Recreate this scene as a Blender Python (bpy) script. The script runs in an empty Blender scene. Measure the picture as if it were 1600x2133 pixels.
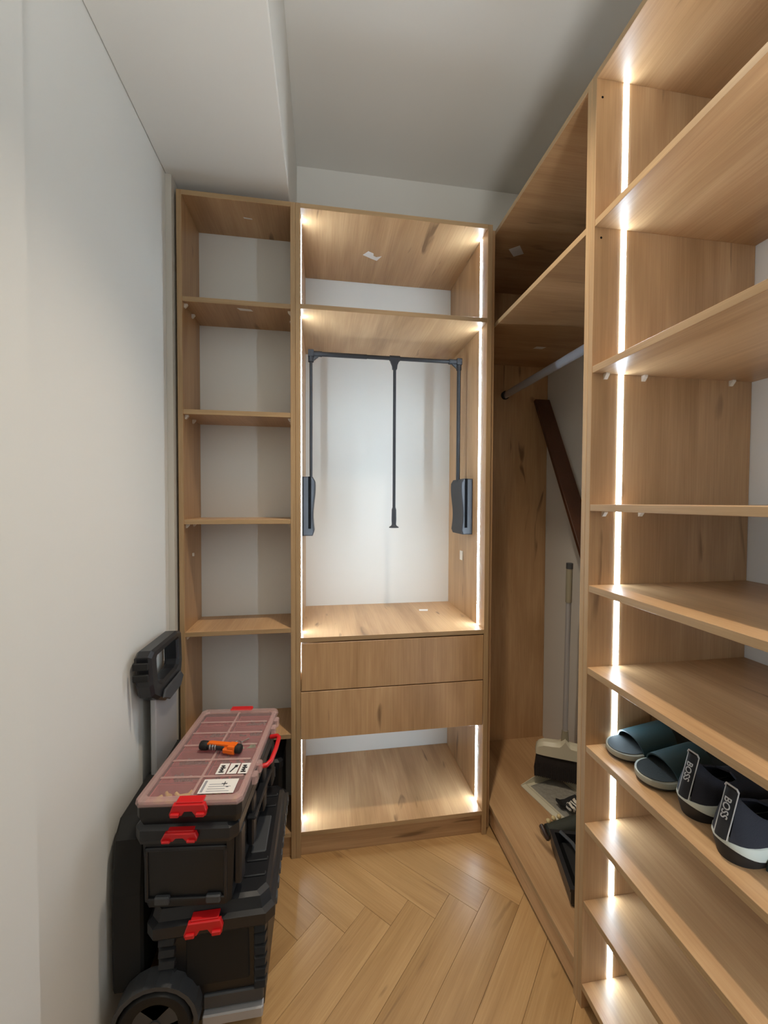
import bpy, bmesh, math, random
from mathutils import Vector, Matrix
random.seed(7)
S = bpy.context.scene
C = S.collection
PI = math.pi

# ------------------------------------------------------------------ camera
F_PX, YAW, PITCH, ROLL, CAM_H = 833.5, .1515, -.0256, .0042, 1.3309
def _ray(a2, b2, d2):
    cr, sr = math.cos(ROLL), math.sin(ROLL)
    a, b = a2*cr - b2*sr, a2*sr + b2*cr
    cp, sp = math.cos(PITCH), math.sin(PITCH)
    d, z = d2*cp - b*sp, d2*sp + b*cp
    c, s = math.cos(YAW), math.sin(YAW)
    return Vector((a*c + d*s, -a*s + d*c, z))
cd = bpy.data.cameras.new('camera')
cd.sensor_fit = 'HORIZONTAL'; cd.sensor_width = 36.0
cd.lens = F_PX*36.0/1600.0; cd.clip_start = .02
cam = bpy.data.objects.new('camera', cd); C.objects.link(cam)
ax, ay, az = _ray(1, 0, 0), _ray(0, 1, 0), -_ray(0, 0, 1)
cam.matrix_world = Matrix(((ax.x, ay.x, az.x, 0), (ax.y, ay.y, az.y, 0), (ax.z, ay.z, az.z, CAM_H), (0, 0, 0, 1)))
S.camera = cam

# ------------------------------------------------------------------ world, exposure, light levels
w = bpy.data.worlds.new('world'); S.world = w; w.use_nodes = True
w.node_tree.nodes['Background'].inputs[0].default_value = (.8, .85, 1, 1)
w.node_tree.nodes['Background'].inputs[1].default_value = 0.0
S.view_settings.view_transform = 'Standard'; S.view_settings.look = 'None'
S.view_settings.gamma = 1; S.view_settings.use_curve_mapping = False
S.view_settings.exposure = 0.0
LED_STRENGTH = 57.0        # strips of the drawer wardrobe
LED_COLOR = (.79, 1.0, 1.19)
LED2_STRENGTH = 48.0       # near strip of the shoe shelves
LED3_STRENGTH = 30.0       # far strip of the shoe shelves
SPOT_POWER = 95.0
FILL_POWER = 122.0  # added uplighter behind the viewer, fills the ceiling with light

# ------------------------------------------------------------------ materials
def nodes(name):
    m = bpy.data.materials.new(name); m.use_nodes = True
    nt = m.node_tree
    return m, nt, nt.nodes['Principled BSDF']
def lin(c):
    return tuple((v/12.92 if v <= .04045 else ((v+.055)/1.055)**2.4) for v in [x/255 for x in c]) + (1,)
def plain(name, rgb, rough=.5, metal=0, bump=0, bscale=60, spec=.5, alpha=1, trans=0, var=.0):
    m, nt, b = nodes(name); N, L = nt.nodes, nt.links
    b.inputs['Base Color'].default_value = lin(rgb)
    b.inputs['Roughness'].default_value = rough
    b.inputs['Metallic'].default_value = metal
    b.inputs['Specular IOR Level'].default_value = spec
    b.inputs['Alpha'].default_value = alpha
    b.inputs['Transmission Weight'].default_value = trans
    tc = N.new('ShaderNodeTexCoord')
    nz = N.new('ShaderNodeTexNoise'); nz.inputs['Scale'].default_value = bscale; nz.inputs['Detail'].default_value = 4
    L.new(tc.outputs['Object'], nz.inputs['Vector'])
    if bump:
        bp = N.new('ShaderNodeBump'); bp.inputs['Strength'].default_value = bump; bp.inputs['Distance'].default_value = .002
        L.new(nz.outputs['Fac'], bp.inputs['Height']); L.new(bp.outputs['Normal'], b.inputs['Normal'])
    if var:
        mx = N.new('ShaderNodeMix'); mx.data_type = 'RGBA'
        mx.inputs[6].default_value = tuple(v*(1-var) for v in lin(rgb)[:3]) + (1,)
        mx.inputs[7].default_value = tuple(min(1, v*(1+var)) for v in lin(rgb)[:3]) + (1,)
        L.new(nz.outputs['Fac'], mx.inputs[0]); L.new(mx.outputs[2], b.inputs['Base Color'])
    return m
def emit(name, rgb, strength):
    m, nt, b = nodes(name)
    b.inputs['Base Color'].default_value = (.9, .9, .9, 1)
    b.inputs['Emission Color'].default_value = rgb + (1,)
    b.inputs['Emission Strength'].default_value = strength
    return m
def wood(name, axis, light, dark, crack, rough=.36, knots=.6, fine=95, sc=1.0, rndval=.06):
    """oak decor: grain runs along axis 0/1/2 of the object's own space"""
    m, nt, b = nodes(name); N, L = nt.nodes, nt.links
    tc = N.new('ShaderNodeTexCoord'); oi = N.new('ShaderNodeObjectInfo')
    mul = N.new('ShaderNodeVectorMath'); mul.operation = 'SCALE'; mul.inputs[0].default_value = (7.3, 5.1, 9.7)
    L.new(oi.outputs['Random'], mul.inputs['Scale'])
    add = N.new('ShaderNodeVectorMath'); L.new(tc.outputs['Object'], add.inputs[0]); L.new(mul.outputs[0], add.inputs[1])
    def noise(along, across, detail, rgh=.5, dist=0):
        mp = N.new('ShaderNodeMapping'); s = [across*sc]*3; s[axis] = along*sc
        mp.inputs['Scale'].default_value = s
        L.new(add.outputs[0], mp.inputs['Vector'])
        nz = N.new('ShaderNodeTexNoise'); nz.inputs['Scale'].default_value = 1; nz.inputs['Detail'].default_value = detail
        nz.inputs['Roughness'].default_value = rgh; nz.inputs['Distortion'].default_value = dist
        L.new(mp.outputs[0], nz.inputs['Vector'])
        return nz.outputs['Fac']
    def ramp(src, p0, p1, c0=(0, 0, 0, 1), c1=(1, 1, 1, 1)):
        r = N.new('ShaderNodeValToRGB'); r.color_ramp.elements[0].position = p0; r.color_ramp.elements[1].position = p1
        r.color_ramp.elements[0].color = c0; r.color_ramp.elements[1].color = c1
        L.new(src, r.inputs[0]); return r.outputs[0]
    def mix(f, a, bb, kind='MIX'):
        x = N.new('ShaderNodeMix'); x.data_type = 'RGBA'; x.blend_type = kind
        if isinstance(f, float): x.inputs[0].default_value = f
        else: L.new(f, x.inputs[0])
        for i, v in ((6, a), (7, bb)):
            if isinstance(v, tuple): x.inputs[i].default_value = v
            else: L.new(v, x.inputs[i])
        return x.outputs[2]
    broad = ramp(noise(1.1, 7.0, 3, .55, .6), .32, .70)
    col = mix(broad, lin(dark), lin(light))
    mid = ramp(noise(1.7, 22.0, 4, .6, .4), .30, .72)
    col = mix(.15, col, mid, 'SOFT_LIGHT')
    fin = ramp(noise(5.0, fine*2.2, 3, .6), .30, .72)
    col = mix(.16, col, fin, 'SOFT_LIGHT')
    kn = ramp(noise(2.6, 15, 2.5, .5, 1.1), .262, .335, (1, 1, 1, 1), (0, 0, 0, 1))
    kf = N.new('ShaderNodeMath'); kf.operation = 'MULTIPLY'; kf.inputs[1].default_value = knots; L.new(kn, kf.inputs[0])
    col = mix(kf.outputs[0], col, lin(crack))
    hs = N.new('ShaderNodeHueSaturation')
    mr = N.new('ShaderNodeMapRange'); mr.inputs[3].default_value = 1-rndval; mr.inputs[4].default_value = 1+rndval
    L.new(oi.outputs['Random'], mr.inputs[0]); L.new(mr.outputs[0], hs.inputs['Value']); L.new(col, hs.inputs['Color'])
    L.new(hs.outputs[0], b.inputs['Base Color'])
    b.inputs['Roughness'].default_value = rough
    bp = N.new('ShaderNodeBump'); bp.inputs['Strength'].default_value = .12; bp.inputs['Distance'].default_value = .001
    L.new(fin, bp.inputs['Height']); L.new(bp.outputs['Normal'], b.inputs['Normal'])
    return m
OAK = [wood('oak_decor_'+a, i, (200, 162, 120), (164, 127, 88), (100, 71, 45), knots=.75) for i, a in enumerate('xyz')]
EDGE = [wood('oak_edge_'+a, i, (176, 146, 107), (160, 130, 93), (126, 97, 64), knots=.15, rough=.45) for i, a in enumerate('xyz')]
FLOOR_OAK = wood('floor_oak', 0, (190, 152, 104), (163, 126, 81), (112, 81, 50), rough=.34, knots=.5, sc=1.15, rndval=.075)
BROWN = wood('brown_veneer', 2, (90, 54, 34), (72, 42, 25), (50, 28, 17), knots=.2, rough=.4)
WALL = plain('wall_paint', (222, 220, 214), .85, bump=.05, bscale=220, spec=.2)
CEIL = plain('ceiling_paint', (220, 218, 212), .9, bump=.04, bscale=180, spec=.2)
BEAMW = plain('beam_paint', (222, 220, 214), .8, bump=.04, bscale=180, spec=.2)
TRIMW = plain('filler_paint', (200, 195, 185), .7)
LED = emit('led_diffuser', LED_COLOR, LED_STRENGTH)
LED2 = emit('led_diffuser_near', LED_COLOR, LED2_STRENGTH)
LED3 = emit('led_diffuser_far', LED_COLOR, LED3_STRENGTH)
DARKGAP = plain('dark_gap', (24, 17, 12), .9)
WHITEPL = plain('white_plastic', (226, 216, 200), .4)
PAPER = plain('paper', (226, 222, 218), .7, bump=.1, bscale=90)
PRINT = plain('print_grey', (150, 150, 155), .7)
INK = plain('ink', (38, 38, 42), .6)
ANTHR = plain('anthracite_plastic', (40, 40, 44), .55, bump=.05, bscale=400)
ANTHR2 = plain('anthracite_metal', (40, 40, 43), .42, metal=.2)
SLOT = plain('slot_black', (3, 3, 4), .9, spec=.1)
CHROME = plain('chrome', (206, 213, 226), .24, metal=.55)
BLACKPL = plain('black_plastic', (21, 21, 22), .42, bump=.08, bscale=500)
BLACKPL2 = plain('black_plastic_smooth', (31, 32, 35), .32)
BLACKMAT = plain('black_matte', (16, 16, 16), .7)
GREYPL = plain('grey_plastic', (66, 68, 71), .45)
RED = plain('red_plastic', (205, 28, 32), .38)
REDIN = plain('red_bin_plastic', (150, 48, 54), .5)
LIDGL = plain('clear_lid', (226, 186, 184), .12, alpha=.17)
LIDFR = plain('lid_rim', (214, 178, 172), .22, alpha=.42)
ALU = plain('aluminium', (176, 175, 176), .45, metal=.25)
ORANGE = plain('orange_plastic', (238, 108, 22), .4)
STEEL = plain('steel', (190, 190, 190), .25, metal=1)
CREAM = plain('cream_plastic', (202, 195, 172), .45)
CREAMD = plain('taupe_plastic', (150, 143, 122), .45)
BRISTLE = plain('bristles', (34, 27, 24), .85, bump=.6, bscale=300)
DUST = plain('grey_dust', (136, 132, 122), .95, bump=.5, bscale=120, var=.25)
TEAL = plain('teal_strap', (38, 60, 63), .45, bump=.1, bscale=200)
SOLEG = plain('slide_sole_grey', (150, 148, 134), .55)
SOLED = plain('slide_footbed', (34, 39, 37), .8, bump=.25, bscale=500)
SOLEB = plain('sole_black', (26, 26, 26), .6)
KNIT = plain('knit_navy', (34, 36, 46), .8, bump=.5, bscale=700)
KNITB = plain('knit_black', (24, 24, 27), .8, bump=.3, bscale=500)
MIDSOLE = plain('midsole_white', (206, 212, 202), .5)
TREADG = plain('tread_green', (30, 44, 42), .55)
TAPEW = plain('tape_white', (190, 188, 186), .6)
OLIVE = plain('olive_cloth', (52, 54, 46), .8, bump=.5, bscale=60)
BEIGE = plain('beige_beads', (196, 176, 128), .5)
CLOTHW = plain('cloth_white', (206, 198, 184), .85, bump=.4, bscale=80)
GREEN = plain('green_plastic', (84, 150, 104), .45)
YELLOW = plain('yellow_plugs', (210, 178, 92), .5)
GREYBIT = plain('grey_screws', (58, 56, 55), .45, metal=.3)

# ------------------------------------------------------------------ mesh helpers
def new(): return bmesh.new()
def box(bm, x0, x1, y0, y1, z0, z1, bev=0.0, seg=1):
    vs = [bm.verts.new(p) for p in ((x0,y0,z0),(x1,y0,z0),(x1,y1,z0),(x0,y1,z0),(x0,y0,z1),(x1,y0,z1),(x1,y1,z1),(x0,y1,z1))]
    fs = [bm.faces.new([vs[i] for i in q]) for q in ((3,2,1,0),(4,5,6,7),(0,1,5,4),(1,2,6,5),(2,3,7,6),(3,0,4,7))]
    if bev:
        es = list({e for f in fs for e in f.edges})
        bmesh.ops.bevel(bm, geom=es, offset=bev, segments=seg, affect='EDGES', profile=.7)
    return bm
def prism(bm, pts, axis, a0, a1, bev=0.0):
    """polygon pts (2-D) extruded along axis (0 x, 1 y, 2 z) between a0 and a1"""
    def P(p, a):
        return {0: (a, p[0], p[1]), 1: (p[0], a, p[1]), 2: (p[0], p[1], a)}[axis]
    A = [bm.verts.new(P(p, a0)) for p in pts]; B = [bm.verts.new(P(p, a1)) for p in pts]
    fs = [bm.faces.new(A), bm.faces.new(B[::-1])]
    n = len(pts)
    for i in range(n): fs.append(bm.faces.new((A[i], B[i], B[(i+1) % n], A[(i+1) % n])))
    bmesh.ops.recalc_face_normals(bm, faces=fs)
    if bev:
        es = [e for f in fs[:2] for e in f.edges]
        bmesh.ops.bevel(bm, geom=es, offset=bev, segments=1, affect='EDGES')
    return bm
def cyl(bm, c, r, h, axis=2, n=24, r2=None, bev=0):
    r2 = r if r2 is None else r2
    def P(t, rad, a):
        u, v = rad*math.cos(t), rad*math.sin(t)
        return {0: (c[0]+a, c[1]+u, c[2]+v), 1: (c[0]+u, c[1]+a, c[2]+v), 2: (c[0]+u, c[1]+v, c[2]+a)}[axis]
    A = [bm.verts.new(P(2*PI*i/n, r, 0)) for i in range(n)]; B = [bm.verts.new(P(2*PI*i/n, r2, h)) for i in range(n)]
    fs = [bm.faces.new(A), bm.faces.new(B)]
    for i in range(n): fs.append(bm.faces.new((A[i], B[i], B[(i+1) % n], A[(i+1) % n])))
    bmesh.ops.recalc_face_normals(bm, faces=fs)
    if bev:
        bmesh.ops.bevel(bm, geom=[e for f in fs[:2] for e in f.edges], offset=bev, segments=2, affect='EDGES')
    return bm
def tube(bm, path, r, n=10, ry=None, closed=False):
    path = [Vector(p) for p in path]; m = len(path); rings = []
    rr = r if isinstance(r, (list, tuple)) else [r]*m
    up0 = Vector((0, 0, 1))
    for i, p in enumerate(path):
        if closed: t = path[(i+1) % m]-path[i-1]
        else: t = path[min(i+1, m-1)]-path[max(i-1, 0)]
        t.normalize()
        u = up0 if abs(t.dot(up0)) < .95 else Vector((0, 1, 0))
        s = t.cross(u).normalized(); u = s.cross(t).normalized()
        k = (ry/r) if ry and not isinstance(r, (list, tuple)) else 1
        rings.append([bm.verts.new(p + s*math.cos(2*PI*j/n)*rr[i] + u*math.sin(2*PI*j/n)*rr[i]*k) for j in range(n)])
    fs = []
    for i in range(m if closed else m-1):
        a, b2 = rings[i], rings[(i+1) % m]
        for j in range(n): fs.append(bm.faces.new((a[j], a[(j+1) % n], b2[(j+1) % n], b2[j])))
    if not closed: fs += [bm.faces.new(rings[0][::-1]), bm.faces.new(rings[-1])]
    bmesh.ops.recalc_face_normals(bm, faces=fs)
    return bm
def loft(bm, rings, cap=True, closed=True):
    R_ = [[bm.verts.new(p) for p in r] for r in rings]; fs = []
    n = len(R_[0])
    for i in range(len(R_)-1):
        for j in range(n if closed else n-1):
            fs.append(bm.faces.new((R_[i][j], R_[i][(j+1) % n], R_[i+1][(j+1) % n], R_[i+1][j])))
    if cap and closed: fs += [bm.faces.new(R_[0][::-1]), bm.faces.new(R_[-1])]
    bmesh.ops.recalc_face_normals(bm, faces=fs)
    return fs
def lathe(bm, prof, c, axis=2, n=28):
    rings = []
    for r, a in prof:
        ring = []
        for i in range(n):
            t = 2*PI*i/n; u, v = r*math.cos(t), r*math.sin(t)
            ring.append({0: (c[0]+a, c[1]+u, c[2]+v), 1: (c[0]+u, c[1]+a, c[2]+v), 2: (c[0]+u, c[1]+v, c[2]+a)}[axis])
        rings.append(ring)
    loft(bm, rings); return bm
def smooth(o, ang=40):
    for p in o.data.polygons: p.use_smooth = True
    o.data.set_sharp_from_angle(angle=math.radians(ang))

def obj(name, bm, mat, parent=None, sm=False, label=None, off=None):
    me = bpy.data.meshes.new(name)
    if off is not None: bmesh.ops.translate(bm, verts=bm.verts, vec=(-off[0], -off[1], -off[2]))
    bm.to_mesh(me); bm.free()
    me.materials.append(mat)
    o = bpy.data.objects.new(name, me); C.objects.link(o)
    if parent: o.parent = parent
    if sm: smooth(o)
    if label: o['label'] = label
    return o
def thing(name, label, cat, loc=(0, 0, 0), rotz=0, group=None):
    o = bpy.data.objects.new(name, None); C.objects.link(o); o.empty_display_size = .05
    o.location = loc; o.rotation_euler = (0, 0, rotz); o['label'] = label; o['category'] = cat
    if group: o['group'] = group
    return o
def tag(o, label, cat, group=None):
    o['label'] = label; o['category'] = cat
    if group: o['group'] = group
    return o
def struct(name, bm, mat, label, parent=None):
    o = obj(name, bm, mat, parent)
    if parent is None: o['kind'] = 'structure'; o['label'] = label; o['category'] = name.split('_')[0]
    return o

# ------------------------------------------------------------------ key dimensions (metres)
D = 1.4899            # front of the back row of units
R = .6716             # front of the right row of units
WL = -.5277           # left wall
WR = 1.148            # right wall
WB = 1.948            # back wall
TOP = 2.40            # top of all units
CEILZ = 2.895
T = .017
XL0, XL1 = -.4985, -.0988     # left shelf unit
XC0, XC1 = -.0982, .6478      # centre unit
YP = .9455                    # partition joint on the right row
YN = .300                     # near end of the shoe shelves

# ------------------------------------------------------------------ setting
bm = new(); box(bm, -.75, 1.35, -2.4, 2.1, -.06, -.009)
floor = struct('floor', bm, plain('floor_base', (92, 66, 40), .8), 'herringbone oak plank floor of the dressing room')
bm = new(); box(bm, -.75, 1.35, -2.4, 2.1, CEILZ, CEILZ+.06)
struct('ceiling', bm, CEIL, 'off-white raised ceiling over the wardrobes')
bm = new(); box(bm, -.75, WL, .779, 2.1, -.05, CEILZ)
struct('wall_left', bm, WALL, 'off-white left wall beside the tool boxes')
bm = new(); box(bm, -.75, -.500, -2.4, .778, -.05, CEILZ)
struct('wall_entrance', bm, WALL, 'off-white wall by the entrance, slightly proud of the left wall')
bm = new(); box(bm, -.75, 1.35, WB, 2.1, -.05, CEILZ)
struct('wall_back', bm, WALL, 'white back wall behind the drawer wardrobe')
bm = new(); box(bm, WL+.0005, -.1050, 1.690, WB-.0005, -.008, 2.4355)
struct('wall_column', bm, WALL, 'white wall projection closing the back of the narrow shelf unit')
bm = new(); box(bm, WR, 1.35, -2.4, 2.1, -.05, CEILZ)
struct('wall_right', bm, WALL, 'white right wall behind the shoe shelves and hanging space')
bm = new(); box(bm, -.75, 1.35, -2.6, -2.4, -.05, CEILZ)
struct('wall_front', bm, WALL, 'white wall behind the viewer')
bm = new(); box(bm, WL+.0005, -.121, .70, WB-.0005, 2.436, CEILZ-.001, bev=.003)
struct('trim_1', bm, BEAMW, 'plastered beam dropped along the left side of the ceiling')
bm = new(); box(bm, WL+.0005, -.5075, 1.474, 1.6895, -.008, 2.435)
struct('trim_2', bm, TRIMW, 'narrow pale filler strip between left wall and shelf unit')

# herringbone floor planks (each plank a part of the floor)
PW, PLN = .1015, .58
def plank_mesh():
    b = new(); g = .0003
    box(b, g, PLN-g, g, PW-g, -.009, 0, bev=.0005)
    me = bpy.data.meshes.new('plank'); b.to_mesh(me); b.free(); me.materials.append(FLOOR_OAK); return me
pm = plank_mesh()
def add_plank(x, y, rot):
    o = bpy.data.objects.new('plank', pm); C.objects.link(o); o.parent = floor
    o.location = (x, y, 0); o.rotation_euler = (0, 0, rot)
# herringbone lattice: in a frame rotated 45 deg, plank A along u at (k*W, k*W)+..., plank B along v
u = Vector((math.cos(-PI/4), math.sin(-PI/4))); v = Vector((math.cos(PI/4), math.sin(PI/4)))
O0 = Vector((.067, 1.205))
cnt = 0
for j in range(-16, 17):
    for i in range(-4, 5):
        p = O0 + (u + v)*(j*PW) + (u - v)*(i*PLN)
        # A: ends at p, runs along u ; B: starts at p, runs along -v
        a0 = p - u*PLN
        cx = a0 + u*(PLN/2) + v*(PW/2)
        if -.75 < cx.x < 1.05 and .15 < cx.y < 1.85:
            add_plank(a0.x, a0.y, -PI/4); cnt += 1
        b0 = p - v*(PLN-PW) - u*0
        q = b0 + u*PW
        cb = b0 + v*(PLN/2) + u*(PW/2)
        if -.75 < cb.x < 1.05 and .15 < cb.y < 1.85:
            add_plank(q.x, q.y, PI/4); cnt += 1

# ------------------------------------------------------------------ cabinet helpers
class Unit:
    def __init__(s, name, label, cat, base):
        s.b = Vector(base); s.t = thing(name, label, cat, base)
    def board(s, name, x0, x1, y0, y1, z0, z1, grain, front=None, label=None, bev=.0007):
        """a board; front = side carrying the slightly paler edge band ('y' or 'x')"""
        b = new(); box(b, x0, x1, y0, y1, z0, z1, bev=bev)
        o = obj(name, b, OAK[grain], s.t, off=s.b, label=label)
        if front:
            o.data.materials.append(EDGE[{'y': 2 if z1-z0 > .3 else 0, 'x': 2 if z1-z0 > .3 else 1}[front]])
            k = 1 if front == 'y' else 0
            for p in o.data.polygons:
                if p.normal[k] < -.9: p.material_index = 1
        return o
    def part(s, name, b, mat, label=None, sm=False, parent=None):
        return obj(name, b, mat, parent or s.t, off=s.b, label=label, sm=sm)
def pin_bm(x, y, z, axis, sgn):
    b = new()
    if axis == 1:   # peg in a panel facing -Y / +Y
        prism(b, [(y, z), (y+sgn*.011, z), (y+sgn*.011, z-.004), (y+sgn*.003, z-.014), (y, z-.014)], 0, x-.005, x+.005)
    else:
        prism(b, [(x, z), (x+sgn*.011, z), (x+sgn*.011, z-.004), (x+sgn*.003, z-.014), (x, z-.014)], 1, y-.005, y+.005)
    return b
def quad_plate(pts, t, nz=-1):
    """thin paper label from 3-D points on a horizontal plane"""
    b = new(); A = [b.verts.new(p) for p in pts]; B = [b.verts.new((p[0], p[1], p[2]+nz*t)) for p in pts]
    n = len(pts); fs = [b.faces.new(A), b.faces.new(B[::-1])]
    for i in range(n): fs.append(b.faces.new((A[i], A[(i+1) % n], B[(i+1) % n], B[i])))
    bmesh.ops.recalc_face_normals(b, faces=fs); return b

# ------------------------------------------------------------------ narrow open shelf unit (left)
U = Unit('shelf_unit', 'narrow open oak shelf unit in the corner behind the tool boxes', 'shelf unit', ((XL0+XL1)/2, D, 0))
YB_L = 1.6895
U.board('side_panel', XL0, XL0+T, D, YB_L, 0, TOP, 2, 'y')
U.board('side_panel', XL1-T, XL1, D, YB_L, 0, TOP, 2, 'y')
U.board('top_panel', XL0+T, XL1-T, D, YB_L, TOP-T, TOP, 1, 'y')
LS = [2.0399, 1.6512, 1.2656, .866, .4706, .0985]
for z in LS: U.board('shelf' if z > .2 else 'bottom_panel', XL0+T, XL1-T, D+.002, YB_L, z-T, z, 1, 'y')
U.board('plinth', XL0+T, XL1-T, D+.012, D+.028, 0, .0985-T, 0)
for z in LS[:4]:
    for y in (D+.025, D+.105):
        U.part('shelf_pin', pin_bm(XL0+T, y, z-T, 0, 1), WHITEPL)
        U.part('shelf_pin', pin_bm(XL1-T, y, z-T, 0, -1), WHITEPL)
b = new(); box(b, XL0+T, XL0+T+.006, 1.575, 1.583, 1.125, 1.137, bev=.001); U.part('shelf_pin', b, WHITEPL)
b = quad_plate([(-.305, 1.515, LS[0]-T), (-.258, 1.519, LS[0]-T), (-.252, 1.533, LS[0]-T), (-.297, 1.532, LS[0]-T)], .0006)
U.part('paper_label', b, PAPER)
b = quad_plate([(-.292, 1.572, TOP-T), (-.262, 1.576, TOP-T), (-.261, 1.580, TOP-T), (-.290, 1.578, TOP-T)], .001)
U.part('paper_label', b, PAPER)

# ------------------------------------------------------------------ drawer wardrobe (centre)
W_ = Unit('drawer_wardrobe', 'wide open oak wardrobe with two drawers and lit LED strips', 'wardrobe', ((XC0+XC1)/2, D, 0))
YB_C = WB-.001
XI0, XI1 = XC0+T, XC1-T-.002
W_.board('side_panel', XC0, XI0, D, YB_C, 0, TOP, 2, 'y')
W_.board('side_panel', XI1, XC1, D, YB_C, 0, TOP, 2, 'y')
W_.board('top_panel', XI0, XI1, D, YB_C, TOP-T, TOP, 1, 'y')
CS, WT, D1, D2, BS = 2.0443, .8279, .6266, .447, .0965
W_.board('shelf', XI0, XI1, D+.001, YB_C, CS-T, CS, 1, 'y')
W_.board('worktop', XI0, XI1, D, YB_C, WT-T, WT, 1, 'y')
W_.board('bottom_panel', XI0, XI1, D+.001, YB_C, BS-T, BS, 1, 'y')
W_.board('plinth', XI0, XI1, D+.012, D+.028, 0, BS-T, 0)
for z0, z1 in ((D1+.0022, WT-T-.005), (D2, D1-.0022)):
    f = W_.board('drawer_front', XI0+(.0030 if z0 > .5 else .0009), XI1-.0020, D-.0, D+.017, z0, z1, 2, None)
    b = new(); xa, xb = XI0+.02, XI1-.02
    for q in ((xa, xa+.012, D+.018, D+.40, z0+.02, z1-.03), (xb-.012, xb, D+.018, D+.40, z0+.02, z1-.03),
              (xa, xb, D+.388, D+.40, z0+.02, z1-.03), (xa, xb, D+.018, D+.40, z0+.015, z0+.025)):
        box(b, *q)
    W_.part('drawer_box', b, OAK[1], parent=f)
    # child offset: parent already shifted, so undo double shift is not needed (same frame)
YL = 1.5565
for x0, x1 in ((XI0-.0004, XI0+.0012), (XI1-.0012, XI1+.0004)):
    for z0, z1 in ((BS, D2-.002), (.675, WT-T), (WT, CS-T), (CS, TOP-T)):
        if z0 == .675 and x0 > 0: continue
        b = new(); box(b, x0, x1, YL-.0065, YL+.0065, z0+.001, z1-.001)
        W_.part('led_strip', b, LED, label='glowing white LED strip')
zt = TOP-T
b = quad_plate([(.168, 1.728, zt), (.188, 1.700, zt), (.212, 1.712, zt), (.214, 1.728, zt), (.226, 1.735, zt), (.249, 1.725, zt), (.232, 1.760, zt), (.205, 1.748, zt)], .0008)
W_.part('paper_label', b, PAPER)
b = quad_plate([(.440, 1.79, WT), (.478, 1.783, WT), (.487, 1.812, WT), (.445, 1.816, WT)], .0006, 1)
W_.part('paper_label', b, PAPER)
b = new(); box(b, XI1-.003, XI1, 1.738, 1.772, 1.066, 1.108, bev=.001); W_.part('cable_cover', b, WHITEPL)

# ------------------------------------------------------------------ hanging wardrobe (right, far)
H = Unit('hanging_wardrobe', 'open oak hanging wardrobe with a chrome rail beside the shoe shelves', 'wardrobe', (.9, 1.44, 0))
XR1 = WR-.001
YE = 1.930
H.board('side_panel', XC1+.0015, XR1, YE, YE+T, .0, TOP, 2)
H.board('side_panel', R, XR1, YP+.0006, YP+T, 0, TOP, 2, 'x')
H.board('top_panel', R, XR1, YP+T, YE, TOP-T, TOP, 0, 'x')
H.board('shelf', R+.001, XR1, YP+T, YE, 2.0235, 2.0405, 0, 'x')
H.board('bottom_panel', R, XR1, YP+T, YE, .0985-T, .0985, 1, 'x')
H.board('plinth', R+.004, R+.02, YP+T, YE, .012, .0985-T, 1)
H.board('filler_strip', XC1+.0012, R-.0006, D+.03, D+.046, 0, TOP, 2)
rz, rx = 1.872, .912
b = new(); tube(b, [(rx, YE-.012, rz), (rx, YP+T+.012, rz)], .0105, 20, ry=.0185)
rail = H.part('clothes_rail', b, CHROME, 'oval chrome clothes rail', sm=True)
for y0, h in ((YE-.0135, .0132), (YP+T+.0003, .0132)):
    b = new(); cyl(b, (rx, y0, rz), .021, h, 1, 24, bev=.002)
    H.part('rail_socket', b, BLACKMAT, parent=rail)
zt = TOP-T
b = quad_plate([(.7645, 1.5957, zt), (.7976, 1.565, zt), (.8399, 1.6131, zt), (.8072, 1.6386, zt)], .0006); H.part('paper_label', b, PAPER)
zt = 2.0235
b = quad_plate([(.940, 1.675, zt), (.985, 1.675, zt), (.978, 1.698, zt), (.935, 1.698, zt)], .0006); H.part('paper_label', b, PAPER)

# ------------------------------------------------------------------ shoe shelves (right, near)
K = Unit('shoe_shelf_unit', 'tall open oak unit of ten boards holding the slides and sneakers', 'shelf unit', (.9, .7, 0))
YI = YP-T                      # inner face of its far side panel
K.board('side_panel', R, XR1, YI, YP, 0, TOP, 2, 'x')
K.board('side_panel', R, XR1, YN, YN+T, 0, TOP, 2, 'x')
SH = [2.4, 2.0379, 1.6749, 1.3266, 1.1197, .9077, .7033, .4987, .2912, .0676]
for i, z in enumerate(SH):
    K.board('top_panel' if i == 0 else 'bottom_panel' if i == 9 else 'shelf', R+(.001 if i else 0), XR1, YN+T, YI, z-T, z, 1, 'x')
K.board('plinth', R+.045, R+.06, YN+T, YI, 0, SH[9]-T, 1)
XS = .753
for i in range(9):
    z1, z0 = SH[i]-T, SH[i+1]
    for y0, y1 in ((YI-.0012, YI+.0004), (YN+T-.0004, YN+T+.0012)):
        b = new(); box(b, XS-.007, XS+.007, y0, y1, z0+.001, z1-.001)
        K.part('led_strip', b, LED3 if y0 > .6 else LED2, label='glowing white LED strip')
for x, z in ((.6875, 2.3392), (.6905, 1.9959)):
    b = new(); cyl(b, (x, YI-.0006, z), .0028, .001, 1, 12); K.part('screw_hole', b, SLOT)
for i, xs in ((2, (.7083, .8163, 1.079)), (3, (.7101, .8149))):
    for x in xs: K.part('shelf_pin', pin_bm(x, YI, SH[i]-T, 1, -1), WHITEPL)

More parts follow.
